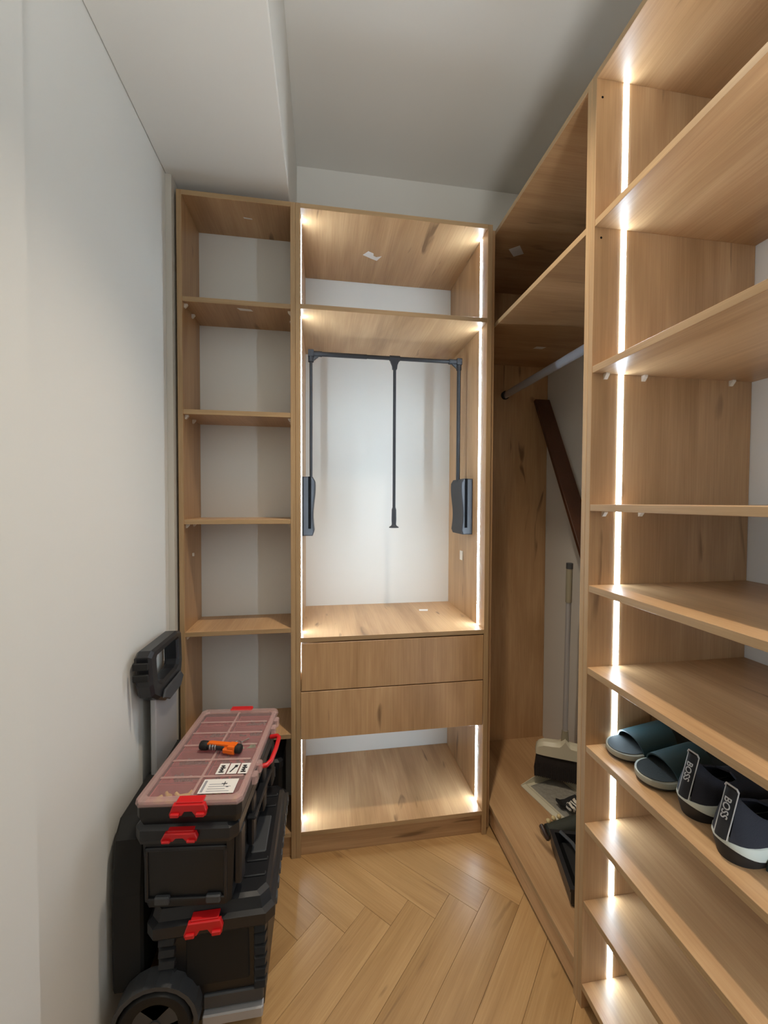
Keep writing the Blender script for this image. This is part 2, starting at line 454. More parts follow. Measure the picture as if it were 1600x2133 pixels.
# ------------------------------------------------------------------ pull-down wardrobe lift
LF = Unit('wardrobe_lift', 'dark grey pull-down clothes lift inside the drawer wardrobe', 'wardrobe lift', (.28, 1.7, 1.19))
YA, ZB = 1.70, 1.943
def wavy(x_in, x_out):
    pts = []
    for k in range(15):
        s = k/14; z = 1.193 + s*.237
        xx = x_in + (x_out-x_in)*(.10*math.sin(s*PI*2.0-.6) if 0 < k < 14 else .12)
        pts.append((xx, z))
    return pts + [(x_out, 1.430), (x_out, 1.193)]
for sgn, xo, xi in ((-1, XI0+.0003, XI0+.046), (1, XI1-.0003, XI1-.048)):
    b = new(); prism(b, wavy(xi, xo), 1, 1.622, 1.762, bev=.004)
    g = LF.part('spring_housing', b, ANTHR, sm=True)
    xm = (xi*.62+xo*.38)
    b = new(); box(b, xm-.0055, xm+.0055, 1.6200, 1.6235, 1.222, 1.4302); LF.part('slot', b, SLOT, parent=g)
    ax_ = XI0+.032 if sgn < 0 else XI1-.040
    b = new(); tube(b, [(ax_, YA, 1.36), (ax_, YA, ZB)], .0085 if sgn > 0 else .006, 12)
    LF.part('arm', b, ANTHR2, sm=True)
    b = new()
    box(b, ax_-.012, ax_+.012, YA-.013, YA+.013, ZB-.014, ZB+.014, bev=.004, seg=2)
    tube(b, [(ax_, YA, ZB-.012), (ax_, YA, ZB-.034)], .0115, 12)
    s2 = -sgn
    tube(b, [(ax_+s2*.010, YA, ZB), (ax_+s2*.045, YA, ZB)], .0115, 12)
    loft(b, [[(ax_+s2*.012, YA-.005, ZB-.012), (ax_+s2*.012, YA+.005, ZB-.012), (ax_+s2*.012, YA+.005, ZB-.028), (ax_+s2*.012, YA-.005, ZB-.028)],
             [(ax_+s2*.03, YA-.005, ZB-.010), (ax_+s2*.03, YA+.005, ZB-.010), (ax_+s2*.03, YA+.005, ZB-.013), (ax_+s2*.03, YA-.005, ZB-.013)]])
    LF.part('corner_joint', b, ANTHR, sm=True)
xa, xb = XI0+.032, XI1-.040
xm = .303
b = new(); tube(b, [(xa+.04, YA, ZB), (xm-.12, YA, ZB)], .0095, 14); LF.part('crossbar', b, ANTHR2, sm=True)
b = new(); tube(b, [(xm-.13, YA, ZB), (xb-.04, YA, ZB)], .0082, 14); LF.part('crossbar', b, ANTHR2, sm=True)
b = new(); tube(b, [(xm-.022, YA, ZB), (xm+.022, YA, ZB)], .0115, 14)
loft(b, [[(xm+sx*wd, YA+sy*.009, z) for sx, sy in ((-1, -1), (1, -1), (1, 1), (-1, 1))] for z, wd in ((ZB-.004, .021), (ZB-.016, .017), (ZB-.03, .011), (ZB-.046, .009))])
LF.part('tee_joint', b, ANTHR, sm=True)
b = new(); tube(b, [(xm, YA, ZB-.04), (xm, YA, 1.30)], .0066, 12); rod = LF.part('pull_rod', b, ANTHR2, sm=True)
b = new(); lathe(b, [(.0066, .085), (.0098, .075), (.0105, .03), (.0095, .012), (.012, .006), (.021, 0), (.021, -.003), (.003, -.004)], (xm, YA, 1.222), 2, 20)
LF.part('grip', b, ANTHR, parent=rod, sm=True)

# ------------------------------------------------------------------ plank, broom, dustpan and things in the hanging space
def quad_beam(name, p0, p1, wx, th, mat):
    b = new(); p0, p1 = Vector(p0), Vector(p1); d = (p1-p0).normalized(); n = Vector((1, 0, 0)).cross(d).normalized()
    r = []
    for p in (p0, p1): r.append([p, p+Vector((wx, 0, 0)), p+Vector((wx, 0, 0))+n*th, p+n*th])
    loft(b, r); bmesh.ops.bevel(b, geom=b.edges[:], offset=.0015, segments=1, affect='EDGES')
    return obj(name, b, mat)
o = quad_beam('wooden_plank', (1.054, .998, .1165), (1.054, 1.903, 1.842), .079, .018, BROWN)
tag(o, 'dark brown wooden board leaning diagonally inside the hanging wardrobe', 'board')

BT = Unit('broom', 'long grey-handled broom with a beige head and dark bristles', 'broom', (1.03, 1.545, .10))
hd = Vector((.885, -.465, 0)); hn = Vector((.465, .885, 0)); hc = Vector((1.030, 1.560, 0))
def hp(s, n, z): return tuple(hc + hd*s + hn*n + Vector((0, 0, z)))
rings = []
prof = [(-.118, .0, .018), (-.114, .022, .022), (-.104, .034, .024), (-.085, .043, .026), (-.05, .045, .027), (-.022, .048, .027), (-.014, .055, .027), (0, .075, .027), (.014, .055, .027), (.022, .048, .027), (.05, .045, .027), (.085, .043, .026), (.104, .030, .024)]
for s, top, th in prof:
    z0 = .238; zt = z0 + .012 + top
    rings.append([hp(s, -th, z0), hp(s, -th, zt-.012), hp(s, -th*.5, zt), hp(s, th*.5, zt), hp(s, th, zt-.012), hp(s, th, z0)])
b = new(); loft(b, rings); head = BT.part('head', b, CREAM, sm=True)
rings = []
for z, ex, th in ((.239, 0, .020), (.205, .003, .024), (.17, .007, .027), (.1465, .010, .029)):
    rings.append([hp(-.112-ex, -th, z), hp(.098+ex*.3, -th, z-.0), hp(.098+ex*.3, th, z), hp(-.112-ex, th, z)])
b = new(); loft(b, rings)
for e in range(30):
    s = -.118 + e*.0074
    tube(b, [hp(s, -.024, .20), hp(s-.001, -.030, .145)], .0022, 5)
BT.part('bristle_block', b, BRISTLE)
top = (1.012, 1.519, 1.068)
def hl(t): return tuple(Vector(hp(0, 0, .30))*(1-t)+Vector(top)*t)
b = new(); tube(b, [hl(0), hl(.82)], .0105, 14); BT.part('handle_tube', b, ALU, sm=True)
b = new(); tube(b, [hl(.80), hl(.99)], .0125, 14); g = BT.part('grip', b, CREAMD, sm=True)
b = new(); tube(b, [hl(.985), hl(1.015)], .0135, 14); BT.part('end_cap', b, GREYPL, sm=True, parent=g)
b = new(); tube(b, [hl(-.02), hl(.07)], [.0175, .0125], 14); BT.part('socket', b, CREAMD, sm=True, parent=head)

DP = Unit('dustpan', 'beige dustpan with grey dust in front of the broom', 'dustpan', (.97, 1.53, .0985))
ZF = .0990
lip0, lip1 = Vector((.850, 1.597, 0)), Vector((.905, 1.372, 0)); ed = (lip1-lip0).normalized(); en = Vector((-ed.y, ed.x, 0))
if en.x < 0: en = -en
LW = (lip1-lip0).length
def dp(s, n, z): return tuple(lip0 + ed*s + en*n + Vector((0, 0, z)))
b = new()   # floor plate, lip
loft(b, [[dp(0, 0, ZF), dp(LW, 0, ZF), dp(LW, 0, ZF+.003), dp(0, 0, ZF+.003)],
         [dp(0, .020, ZF), dp(LW, .020, ZF), dp(LW, .020, ZF+.008), dp(0, .020, ZF+.008)],
         [dp(0, .027, ZF), dp(LW, .027, ZF), dp(LW, .027, ZF+.004), dp(0, .027, ZF+.004)],
         [dp(.012, .20, ZF), dp(LW-.012, .20, ZF), dp(LW-.012, .20, ZF+.004), dp(.012, .20, ZF+.004)]])
pan = DP.part('pan_floor', b, CREAM)
for s0, s1 in ((0, .003), (LW-.003, LW)):
    b = new()
    k = .012 if s0 == 0 else -.012
    hh = .043 if s0 == 0 else .012
    loft(b, [[dp(s0, .0, ZF), dp(s1, .0, ZF), dp(s1, 0, ZF+.006), dp(s0, 0, ZF+.006)],
             [dp(s0+k*.3, .06, ZF), dp(s1+k*.3, .06, ZF), dp(s1+k*.3, .06, ZF+hh*.6), dp(s0+k*.3, .06, ZF+hh*.6)],
             [dp(s0+k*.6, .12, ZF), dp(s1+k*.6, .12, ZF), dp(s1+k*.6, .12, ZF+hh*.9), dp(s0+k*.6, .12, ZF+hh*.9)],
             [dp(s0+k, .20, ZF), dp(s1+k, .20, ZF), dp(s1+k, .20, ZF+hh), dp(s0+k, .20, ZF+hh)]])
    DP.part('side_wall', b, CREAM)
b = new(); loft(b, [[dp(.012, .197, ZF), dp(LW-.012, .197, ZF), dp(LW-.012, .200, ZF), dp(.012, .200, ZF)],
                    [dp(.012, .197, ZF+.043), dp(LW-.012, .197, ZF+.012), dp(LW-.012, .200, ZF+.012), dp(.012, .200, ZF+.043)]])
DP.part('back_wall', b, CREAM)
b = new(); random.seed(3)
n1, n2 = 14, 12; G = []
for i in range(n1+1):
    row = []
    for j in range(n2+1):
        s = .02+(LW-.04)*i/n1; n_ = .035+.15*j/n2
        e = min(i, n1-i, j, n2-j)
        row.append(b.verts.new(dp(s, n_, ZF+.0045+(0 if e == 0 else .003+.004*random.random()))))
    G.append(row)
for i in range(n1):
    for j in range(n2): b.faces.new((G[i][j], G[i+1][j], G[i+1][j+1], G[i][j+1]))
o = DP.part('dust', b, DUST); o['kind'] = 'stuff'; o['label'] = 'grey dust layer'

b = new()   # black strap end lying on the pan
pts = [(.930, 1.448, .126), (.945, 1.442, .122), (.962, 1.440, .124), (.985, 1.441, .131), (1.01, 1.440, .138)]
loft(b, [[(x, y-.017, z), (x, y+.015, z+.002), (x, y+.015, z+.012), (x, y-.017, z+.010)] for x, y, z in pts])
tag(obj('strap', b, BLACKMAT), 'short black rubber strap lying on the dustpan', 'strap')

b = new()   # crumpled patterned cloth
random.seed(11); rings = []
for k in range(9):
    t = k/8; x = .955 + t*.11; r = .017+.011*math.sin(t*PI)
    rings.append([(x+.006*math.sin(3*a+k), 1.416+1.0*r*math.cos(a)*(1+.22*math.sin(3*a+1.7*k)), .1245+.9*r*(math.sin(a)*(1+.18*math.cos(4*a+k))*.75+.02)) for a in [2*PI*i/14 for i in range(14)]])
loft(b, rings)
m = CLOTHW.copy(); m.name = 'cloth_black_white'; nt = m.node_tree
wv = nt.nodes.new('ShaderNodeTexWave'); wv.inputs['Scale'].default_value = 22; wv.inputs['Distortion'].default_value = 9
tc = nt.nodes.new('ShaderNodeTexCoord'); nt.links.new(tc.outputs['Object'], wv.inputs['Vector'])
cr = nt.nodes.new('ShaderNodeValToRGB'); cr.color_ramp.elements[0].position = .25; cr.color_ramp.elements[0].color = lin((30, 28, 28)); cr.color_ramp.elements[1].position = .4; cr.color_ramp.elements[1].color = lin((210, 202, 188))
nt.links.new(wv.outputs['Fac'], cr.inputs[0]); nt.links.new(cr.outputs[0], nt.nodes['Principled BSDF'].inputs['Base Color'])
zmin = min(v.co.z for v in b.verts); bmesh.ops.translate(b, verts=b.verts, vec=(0, 0, .0995+.0130-zmin))
o = obj('patterned_cloth', b, m, sm=True); tag(o, 'crumpled black and white cloth next to the dustpan', 'cloth')

UB = Unit('folded_umbrella', 'dark olive folded bundle with pale beads across its end', 'umbrella', (.88, 1.34, .0985))
b = new(); rings = []
for k in range(9):
    t = k/8; x = .818+t*.27; y = 1.338-.018*t; r = .020+.010*min(1, t*2.5)
    rings.append([(x, y+r*math.cos(a)*(1+.10*math.sin(5*a+k*.8)), .0995+r*1.12+r*math.sin(a)*(1+.10*math.cos(5*a+k))) for a in [2*PI*i/16 for i in range(16)]])
loft(b, rings); UB.part('folded_cloth', b, OLIVE, sm=True)
b = new(); tube(b, [(.812, 1.368, .112), (.806, 1.352, .128), (.806, 1.335, .120), (.812, 1.322, .104)], .0075, 10); UB.part('crook', b, plain('dark_brown', (52, 34, 26), .4), sm=True)
for x, y, z in ((.829, 1.348, .148), (.851, 1.351, .153), (.874, 1.352, .156)):
    b = new(); bmesh.ops.create_icosphere(b, subdivisions=2, radius=.0085, matrix=Matrix.Translation((x, y, z))); UB.part('bead', b, BEIGE, sm=True)

CR = Unit('black_crate', 'low black plastic tray on the wardrobe base behind the partition', 'tray', (.86, 1.16, .0985))
b = new()
P0, P1 = Vector((.807, 1.296, 0)), Vector((.745, 1.085, 0)); e1 = (P1-P0).normalized(); e2 = Vector((-e1.y, e1.x, 0))
if e2.x < 0: e2 = -e2
LL = (P1-P0).length; WW = .27
def cp(s, n, z): return tuple(P0+e1*s+e2*n+Vector((0, 0, z)))
def ringc(i, z): return [cp(i, i, z), cp(LL-i, i, z), cp(LL-i, WW-i, z), cp(i, WW-i, z)]
loft(b, [ringc(.006, .0990), ringc(0, .112), ringc(0, .150), ringc(-.004, .152), ringc(-.004, .160), ringc(.010, .160), ringc(.013, .112)], cap=True)
CR.part('tray_body', b, BLACKPL2)
b = new(); tube(b, [cp(.01, .03, .164), cp(.06, .055, .168), cp(.13, .07, .166), cp(LL-.03, .06, .164)], .006, 8); CR.part('tray_strap', b, GREYPL, sm=True)
b = new(); loft(b, [[cp(.02, .02, .1125), cp(LL-.02, .02, .1125), cp(LL-.02, WW-.02, .1125), cp(.02, WW-.02, .1125)], [cp(.03, .03, .142), cp(LL-.03, .03, .142), cp(LL-.03, WW-.03, .142), cp(.03, WW-.03, .142)]]); CR.part('tray_contents', b, BLACKMAT)

# ------------------------------------------------------------------ tool stack on the left
TR = Unit('tool_trolley', 'black wheeled tool trolley with a tall grip, bottom of the tool stack', 'tool trolley', (-.27, 1.2, 0))
X0, X1, Y0, Y1 = -.405, -.138, 1.022, 1.405
def rr(x0, x1, y0, y1, z, c): return [(x0+c, y0, z), (x1-c, y0, z), (x1, y0+c, z), (x1, y1-c, z), (x1-c, y1, z), (x0+c, y1, z), (x0, y1-c, z), (x0, y0+c, z)]
b = new(); loft(b, [rr(X0+.01, X1-.012, Y0+.012, Y1-.01, .022, .012), rr(X0+.004, X1-.006, Y0+.004, Y1-.004, .10, .014), rr(X0, X1, Y0, Y1, .285, .014)])
body = TR.part('body', b, BLACKPL)
b = new(); box(b, X0+.07, X1-.045, Y0-.002, Y0+.01, .125, .275, bev=.004); TR.part('front_panel', b, BLACKMAT, parent=body)
# stepped lid
b = new(); LX0, LX1, LY0, LY1 = -.417, -.119, .990, 1.425
loft(b, [rr(LX0+.006, LX1-.006, LY0+.006, LY1-.006, .283, .018), rr(LX0, LX1, LY0, LY1, .292, .02), rr(LX0, LX1, LY0, LY1, .318, .02), rr(LX0+.008, LX1-.010, LY0+.012, LY1-.01, .322, .02), rr(LX0+.012, LX1-.016, LY0+.022, LY1-.02, .344, .02), rr(LX0+.02, LX1-.026, LY0+.032, LY1-.03, .349, .02)])
lid = TR.part('lid', b, BLACKPL2)
for y in (1.06, 1.105, 1.30, 1.345):
    b = new(); box(b, -.205, LX1-.030, y, y+.012, .346, .354, bev=.002); TR.part('lid_ridge', b, BLACKPL2, parent=lid)
b = new(); box(b, -.200, -.158, 1.135, 1.265, .345, .352, bev=.003); pl = TR.part('lid_plate', b, GREYPL, parent=lid)
for k in range(9):
    b = new(); box(b, LX1-.003, LX1+.003, 1.03+k*.042, 1.03+k*.042+.022, .296, .316, bev=.002); TR.part('edge_rib', b, GREYPL, parent=lid)
for x0, x1 in ((X0+.006, X0+.050), (X1-.036, X1-.002)):
    for k in range(6):
        z = .105+k*.029; b = new()
        loft(b, [[(x0, Y0+.006, z), (x1, Y0+.006, z), (x1, Y0+.006, z+.018), (x0, Y0+.006, z+.018)],
                 [(x0+.004, Y0-.010, z), (x1-.004, Y0-.010, z), (x1-.004, Y0-.004, z+.012), (x0+.004, Y0-.004, z+.012)]])
        TR.part('corner_rib', b, BLACKPL2, parent=body)
for z0, z1, y in ((.030, .058, .012), (.062, .098, .002)):
    b = new(); box(b, X0+.11, X1-.012, Y0-y, Y0+.012, z0, z1, bev=.003); TR.part('bumper', b, GREYPL if z0 > .05 else ALU)
def latch(bm_, xc, wd, y, zt, hgt, dep=.012):
    x0, x1 = xc-wd/2, xc+wd/2
    pts = [(x0+wd*.10, zt), (x1-wd*.06, zt), (x1, zt-hgt*.55), (x1-wd*.03, zt-hgt), (xc+wd*.18, zt-hgt*.95), (xc+wd*.10, zt-hgt*.62), (xc-wd*.10, zt-hgt*.62), (xc-wd*.18, zt-hgt*.95), (x0, zt-hgt), (x0-wd*.01, zt-hgt*.8)]
    prism(bm_, pts, 1, y-dep, y, bev=.002)
    for s in (-1, 1): box(bm_, xc+s*wd*.34-wd*.12, xc+s*wd*.34+wd*.12, y-dep-.006, y-dep+.001, zt-hgt*.95, zt-hgt*.62, bev=.002)
    box(bm_, x0+wd*.16, x1-wd*.12, y-dep*.7, y+.014, zt-.002, zt+.004, bev=.001)
b = new(); latch(b, -.281, .088, LY0+.001, .330, .034); TR.part('latch', b, RED)
def wheel(yc, t):
    b = new(); lathe(b, [(.052, -t*.35), (.060, -t*.5), (.078, -t*.5), (.083, -t*.3), (.083, t*.3), (.078, t*.5), (.05, t*.5), (.05, t*.2), (.052, -t*.35)], (-.395, yc, .083), 1, 36)
    wh = TR.part('wheel', b, BLACKMAT, sm=True)
    b = new(); cyl(b, (-.395, yc-t*.42, .083), .016, t*.7, 1, 18, bev=.002)
    for k in range(3):
        a = k*2*PI/3+.5; d = Vector((math.cos(a), 0, math.sin(a))); n = Vector((-d.z, 0, d.x)); c0 = Vector((-.395, yc, .083))
        loft(b, [[tuple(c0+d*r+n*s*wv2+Vector((0, q, 0))) for s, q in ((-1, -t*.36), (1, -t*.36), (1, t*.1), (-1, t*.1))] for r, wv2 in ((.012, .012), (.056, .022))])
    TR.part('hub', b, GREYPL, parent=wh)
    b = new(); cyl(b, (-.395, yc-t*.5, .083), .005, .004, 1, 12); TR.part('axle_pin', b, ALU, parent=wh)
wheel(1.002, .036); wheel(1.415, .034)
b = new(); prof = []
for k in range(13):
    a = -.05*PI + k*(1.08*PI)/12; prof.append((-.395+.099*math.cos(a), .083+.099*math.sin(a)))
for k in range(12, -1, -1):
    a = -.05*PI + k*(1.08*PI)/12; prof.append((-.395+.089*math.cos(a), .083+.089*math.sin(a)))
prism(b, prof, 1, .986, 1.035)
TR.part('wheel_arch', b, GREYPL)
b = new(); prism(b, [(1.040, .12), (1.040, .36), (1.055, .49), (1.09, .525), (1.42, .525), (1.44, .49), (1.44, .12)], 0, -.512, -.440, bev=.006)
TR.part('handle_bracket', b, BLACKMAT)
b = new(); box(b, -.500, -.484, 1.245, 1.415, .50, .755, bev=.003); TR.part('handle_shaft', b, ALU, 'brushed grey telescopic shaft')
# D-shaped grip, seen from the aisle: outline in (y, z)
b = new()
out = [(1.178, .812), (1.168, .905), (1.190, .917), (1.395, .913), (1.432, .902), (1.440, .790), (1.428, .745), (1.395, .712), (1.300, .712), (1.235, .745), (1.190, .775)]
inn = [(1.222, .822), (1.215, .880), (1.222, .888), (1.388, .886), (1.398, .878), (1.402, .812), (1.394, .796), (1.372, .790), (1.285, .790), (1.250, .798), (1.228, .812)]
out, inn = [[(1.303+(p[0]-1.303)*.92, .812+(p[1]-.812)*.93) for p in q] for q in (out, inn)]
ringsA = []
for x, sc_ in ((-.516, 0), (-.508, 1), (-.478, 1), (-.470, 0)):
    ringsA.append((x, sc_))
def gr(x, f, pts, sgn):
    cx_, cz_ = 1.305, .82
    return [(x, p[0]+(0 if f else sgn*.006*(1 if p[0] < cx_ else -1)), p[1]+(0 if f else sgn*.006*(1 if p[1] < cz_ else -1))) for p in pts]
rings = [gr(x, f, out, 1) for x, f in ringsA] + [gr(x, f, inn, -1) for x, f in reversed(ringsA)]
V = [[b.verts.new(p) for p in r] for r in rings]; n = len(out); fs = []
for i in range(len(V)):
    a, c2 = V[i], V[(i+1) % len(V)]
    for j in range(n): fs.append(b.faces.new((a[j], a[(j+1) % n], c2[(j+1) % n], c2[j])))
bmesh.ops.recalc_face_normals(b, faces=fs)
grip = TR.part('handle_grip', b, BLACKPL2)
b = new(); prism(b, [(1.262, .770), (1.395, .770), (1.418, .748), (1.390, .722), (1.300, .722), (1.25, .750)], 0, -.4695, -.462, bev=.003); TR.part('grip_cover', b, GREYPL, parent=grip)
for k in range(2):
    b = new(); box(b, -.512, -.472, 1.164, 1.172, .835+k*.032, .855+k*.032, bev=.002); TR.part('grip_rib', b, BLACKMAT, parent=grip)

ROT = -math.radians(5.6)
TB = thing('toolbox', 'black plastic toolbox with red latch, middle of the tool stack', 'toolbox', (-.302, 1.205, .3545), ROT)
b = new(); loft(b, [rr(-.103, .100, -.205, .205, .0, .012), rr(-.106, .104, -.207, .207, .06, .014), rr(-.110, .108, -.208, .208, .165, .014)])
tb = obj('body', b, BLACKPL, TB)
b = new()
for q in ((-.098, .094, -.212, -.204, .140, .150), (-.098, .094, -.212, -.204, .018, .026), (-.098, -.090, -.212, -.204, .018, .150), (.086, .094, -.212, -.204, .018, .150)): box(b, *q, bev=.002)
obj('face_frame', b, BLACKPL2, tb)
for x in (-.075, .045):
    b = new(); box(b, x, x+.035, -.216, -.204, .012, .032, bev=.003); obj('foot_catch', b, GREYPL, tb)
b = new(); loft(b, [rr(-.120, .118, -.214, .214, .163, .016), rr(-.123, .121, -.216, .216, .172, .018), rr(-.123, .121, -.216, .216, .196, .018), rr(-.112, .110, -.205, .205, .2035, .016)])
tl = obj('lid', b, BLACKPL2, TB)
b = new(); box(b, .105, .132, -.09, .11, .110, .122, bev=.004); obj('carry_handle', b, BLACKPL2, TB)
for y in (-.17, -.06, .06, .17):
    b = new(); box(b, .104, .122, y-.018, y+.018, .03, .165, bev=.004); obj('side_rib', b, BLACKPL2, tb)
b = new(); latch(b, -.010, .084, -.215, .196, .021); obj('latch', b, RED, TB)

OG = thing('tool_organizer', 'flat parts organizer with clear reddish lid on top of the tool stack', 'organizer', (-.2956, 1.203, .5585), ROT)
hw, hl_ = .128, .214
b = new(); loft(b, [rr(-hw+.012, hw-.012, -hl_+.010, hl_-.012, 0, .008), rr(-hw+.004, hw-.006, -hl_+.004, hl_-.006, .020, .010), rr(-hw+.004, hw-.006, -hl_+.004, hl_-.006, .046, .010), rr(-hw+.008, hw-.010, -hl_+.008, hl_-.010, .046, .009), rr(-hw+.010, hw-.012, -hl_+.010, hl_-.012, .012, .009)])
ob = obj('base', b, BLACKPL, OG)
random.seed(5)
cols = [(-.112, -.004), (.002, .110)]
rows = [(-.198, -.128), (-.124, -.060), (-.056, .008), (.012, .070), (.074, .130), (.134, .194)]
BITM = [GREYBIT, YELLOW, GREYBIT, BLACKMAT, GREYBIT, GREYBIT, GREYBIT, GREEN, GREYBIT, BLACKMAT, REDIN, GREYBIT]
ci = 0
for rI, (ya, yb) in enumerate(rows):
    for cI, (xa, xb) in enumerate(cols):
        b = new()
        def rb(i, z): return [(xa+i, ya+i, z), (xb-i, ya+i, z), (xb-i, yb-i, z), (xa+i, yb-i, z)]
        loft(b, [rb(.003, .013), rb(0, .043), rb(.003, .043), rb(.005, .017)])
        bi = obj('bin', b, REDIN, ob)
        mt = YELLOW if (rI, cI) == (0, 0) else GREEN if (rI, cI) == (3, 1) else BITM[ci % 12]
        b = new()
        for k in range(13):
            x = random.uniform(xa+.016, xb-.016); y = random.uniform(ya+.014, yb-.014); a = random.uniform(0, PI); l = random.uniform(.006, .013)
            tube(b, [(x-l*math.cos(a), y-l*math.sin(a), .022+.008*random.random()), (x+l*math.cos(a), y+l*math.sin(a), .022+.010*random.random())], .0042, 6)
        o = obj('small_parts', b, mt, ob); o['kind'] = 'stuff'; o['label'] = 'loose small screws and plugs'
        ci += 1
b = new(); loft(b, [rr(-hw+.002, hw-.004, -hl_+.002, hl_-.004, .0465, .010), rr(-hw, hw-.002, -hl_, hl_-.002, .050, .012), rr(-hw+.002, hw-.004, -hl_+.002, hl_-.004, .0605, .012), rr(-hw+.016, hw-.018, -hl_+.018, hl_-.018, .0615, .010), rr(-hw+.018, hw-.020, -hl_+.020, hl_-.020, .0575, .010), rr(-hw+.018, hw-.020, -hl_+.020, hl_-.020, .0555, .010), rr(-hw+.004, hw-.006, -hl_+.004, hl_-.006, .052, .010)], cap=False)
ol = obj('lid', b, LIDFR, OG, label='translucent pinkish lid rim')
b = new(); box(b, -hw+.018, hw-.020, -hl_+.020, hl_-.020, .0558, .0574); pane = obj('lid_pane', b, LIDGL, ol)
for y in (-.126, -.058, .010, .072, .132):
    b = new(); box(b, -hw+.022, hw-.024, y-.0035, y+.0035, .0575, .0600, bev=.0008); obj('lid_rib', b, LIDFR, ol)
b = new(); box(b, -.0045, .0025, -hl_+.022, hl_-.022, .0576, .0602, bev=.0008); obj('lid_rib', b, LIDFR, ol)
b = new(); latch(b, .004, .086, -hl_+.001, .060, .029); obj('latch', b, RED, OG)
b = new(); box(b, -.036, .036, hl_-.014, hl_+.010, .0535, .0640, bev=.003); obj('latch', b, RED, OG)
for y in (-.115, -.07, .105, .15):
    b = new(); box(b, hw-.006, hw+.010, y-.012, y+.012, .030, .058, bev=.004); obj('side_clip', b, LIDFR, OG)
b = new(); tube(b, [(hw-.004, -.052, .030), (hw+.018, -.050, .034), (hw+.026, -.035, .036), (hw+.028, .020, .036), (hw+.026, .075, .036), (hw+.018, .090, .034), (hw-.004, .092, .030)], .0065, 10)
obj('carry_handle', b, RED, OG, sm=True)
# paper label and three pictogram panels
b = new(); box(b, .012, .098, -.192, -.142, .0612, .0618); lb = obj('paper_label', b, PAPER, OG)
b = new(); box(b, .016, .022, -.188, -.147, .0618, .0621)
for k in range(4): box(b, .030, .085-.012*(k % 2), -.186+k*.008, -.184+k*.008, .0618, .0620)
obj('label_print', b, PRINT, lb)
b = new(); box(b, .060, .074, -.160, -.158, .0618, .0622); box(b, .066, .068, -.166, -.152, .0618, .0622); box(b, .074, .080, -.172, -.170, .0618, .0622); obj('label_print', b, INK, lb)
for k in range(3):
    x = .030+k*.0285
    b = new(); box(b, x, x+.025, -.122, -.080, .0606, .0613, bev=.0003); pp = obj('pictogram_panel', b, PAPER, OG)
    b = new()
    if k == 1:
        loft(b, [[(x+.005, -.116, z), (x+.009, -.116, z), (x+.018, -.094, z), (x+.014, -.094, z)] for z in (.0613, .0617)]); box(b, x+.013, x+.021, -.097, -.088, .0613, .0618)
    else:
        for j in range(4): box(b, x+.006, x+.019-.003*(j % 2), -.117+j*.008, -.112+j*.008, .0613, .0617)
        box(b, x+.010, x+.014, -.117, -.088, .0613, .0618)
    obj('pictogram', b, INK, pp)

SD = thing('bit_driver', 'orange and black pocket bit driver lying on the organizer lid', 'screwdriver', (-.288, 1.178, .6315), math.radians(-17))
b = new(); lathe(b, [(.004, -.062), (.011, -.060), (.0125, -.056), (.0125, -.040), (.010, -.037), (.003, -.036)], (0, 0, 0), 0, 18); obj('end_cap', b, BLACKMAT, SD, sm=True)
b = new(); lathe(b, [(.008, -.037), (.0095, -.030), (.0095, .012), (.008, .016)], (0, 0, 0), 0, 16); hb = obj('shaft', b, BLACKPL2, SD, sm=True)
for k in range(3):
    b = new(); lathe(b, [(.0095, 0), (.0108, .001), (.0108, .004), (.0095, .005)], (-.030+k*.008, 0, 0), 0, 16); obj('bit_ring', b, STEEL, hb)
b = new(); prism(b, [(-.038, .004), (.020, .003), (.036, .005), (.050, .010), (.050, .0135), (.030, .0125), (-.030, .012), (-.038, .010)], 1, -.006, .008, bev=.001); obj('handle_sleeve', b, ORANGE, SD)
b = new(); box(b, .012, .046, -.014, -.003, -.0105, .004, bev=.003); obj('handle_sleeve', b, ORANGE, SD)
b = new(); box(b, .026, .048, -.013, .013, -.0115, .0115, bev=.004, seg=2); obj('handle_block', b, ORANGE, SD)
b = new(); lathe(b, [(.009, .046), (.0125, .048), (.0125, .060), (.010, .063), (.003, .064)], (0, 0, 0), 0, 18); obj('end_cap', b, BLACKMAT, SD, sm=True)
KR = thing('key_ring', 'small steel ring lying behind the orange bit driver', 'ring', (-.248, 1.205, .6222), .3)
b = new(); tube(b, [(.011*math.cos(t), .011*math.sin(t), .0) for t in [2*PI*i/20 for i in range(20)]], .0014, 6, closed=True); obj('ring', b, STEEL, KR, sm=True)
b = new(); tube(b, [(.011, 0, .0), (.024, .004, .001), (.034, .010, .0)], .0022, 8); obj('clasp', b, STEEL, KR, sm=True)

# black case standing in the lowest compartment of the narrow shelf unit
BC = thing('storage_case', 'black plastic case in the bottom compartment of the narrow shelf unit', 'case', (-.235, 1.575, .0992))
b = new(); loft(b, [rr(-.082, .082, -.075, .085, 0, .010), rr(-.085, .085, -.078, .088, .03, .012), rr(-.085, .085, -.078, .088, .245, .012)]); obj('body', b, BLACKPL, BC)
b = new(); loft(b, [rr(-.088, .088, -.081, .091, .246, .012), rr(-.088, .088, -.081, .091, .268, .012), rr(-.08, .08, -.07, .082, .275, .012)]); obj('lid', b, BLACKPL2, BC)
b = new(); box(b, .028, .062, -.086, -.078, .215, .255, bev=.003); obj('clip', b, GREYPL, BC)

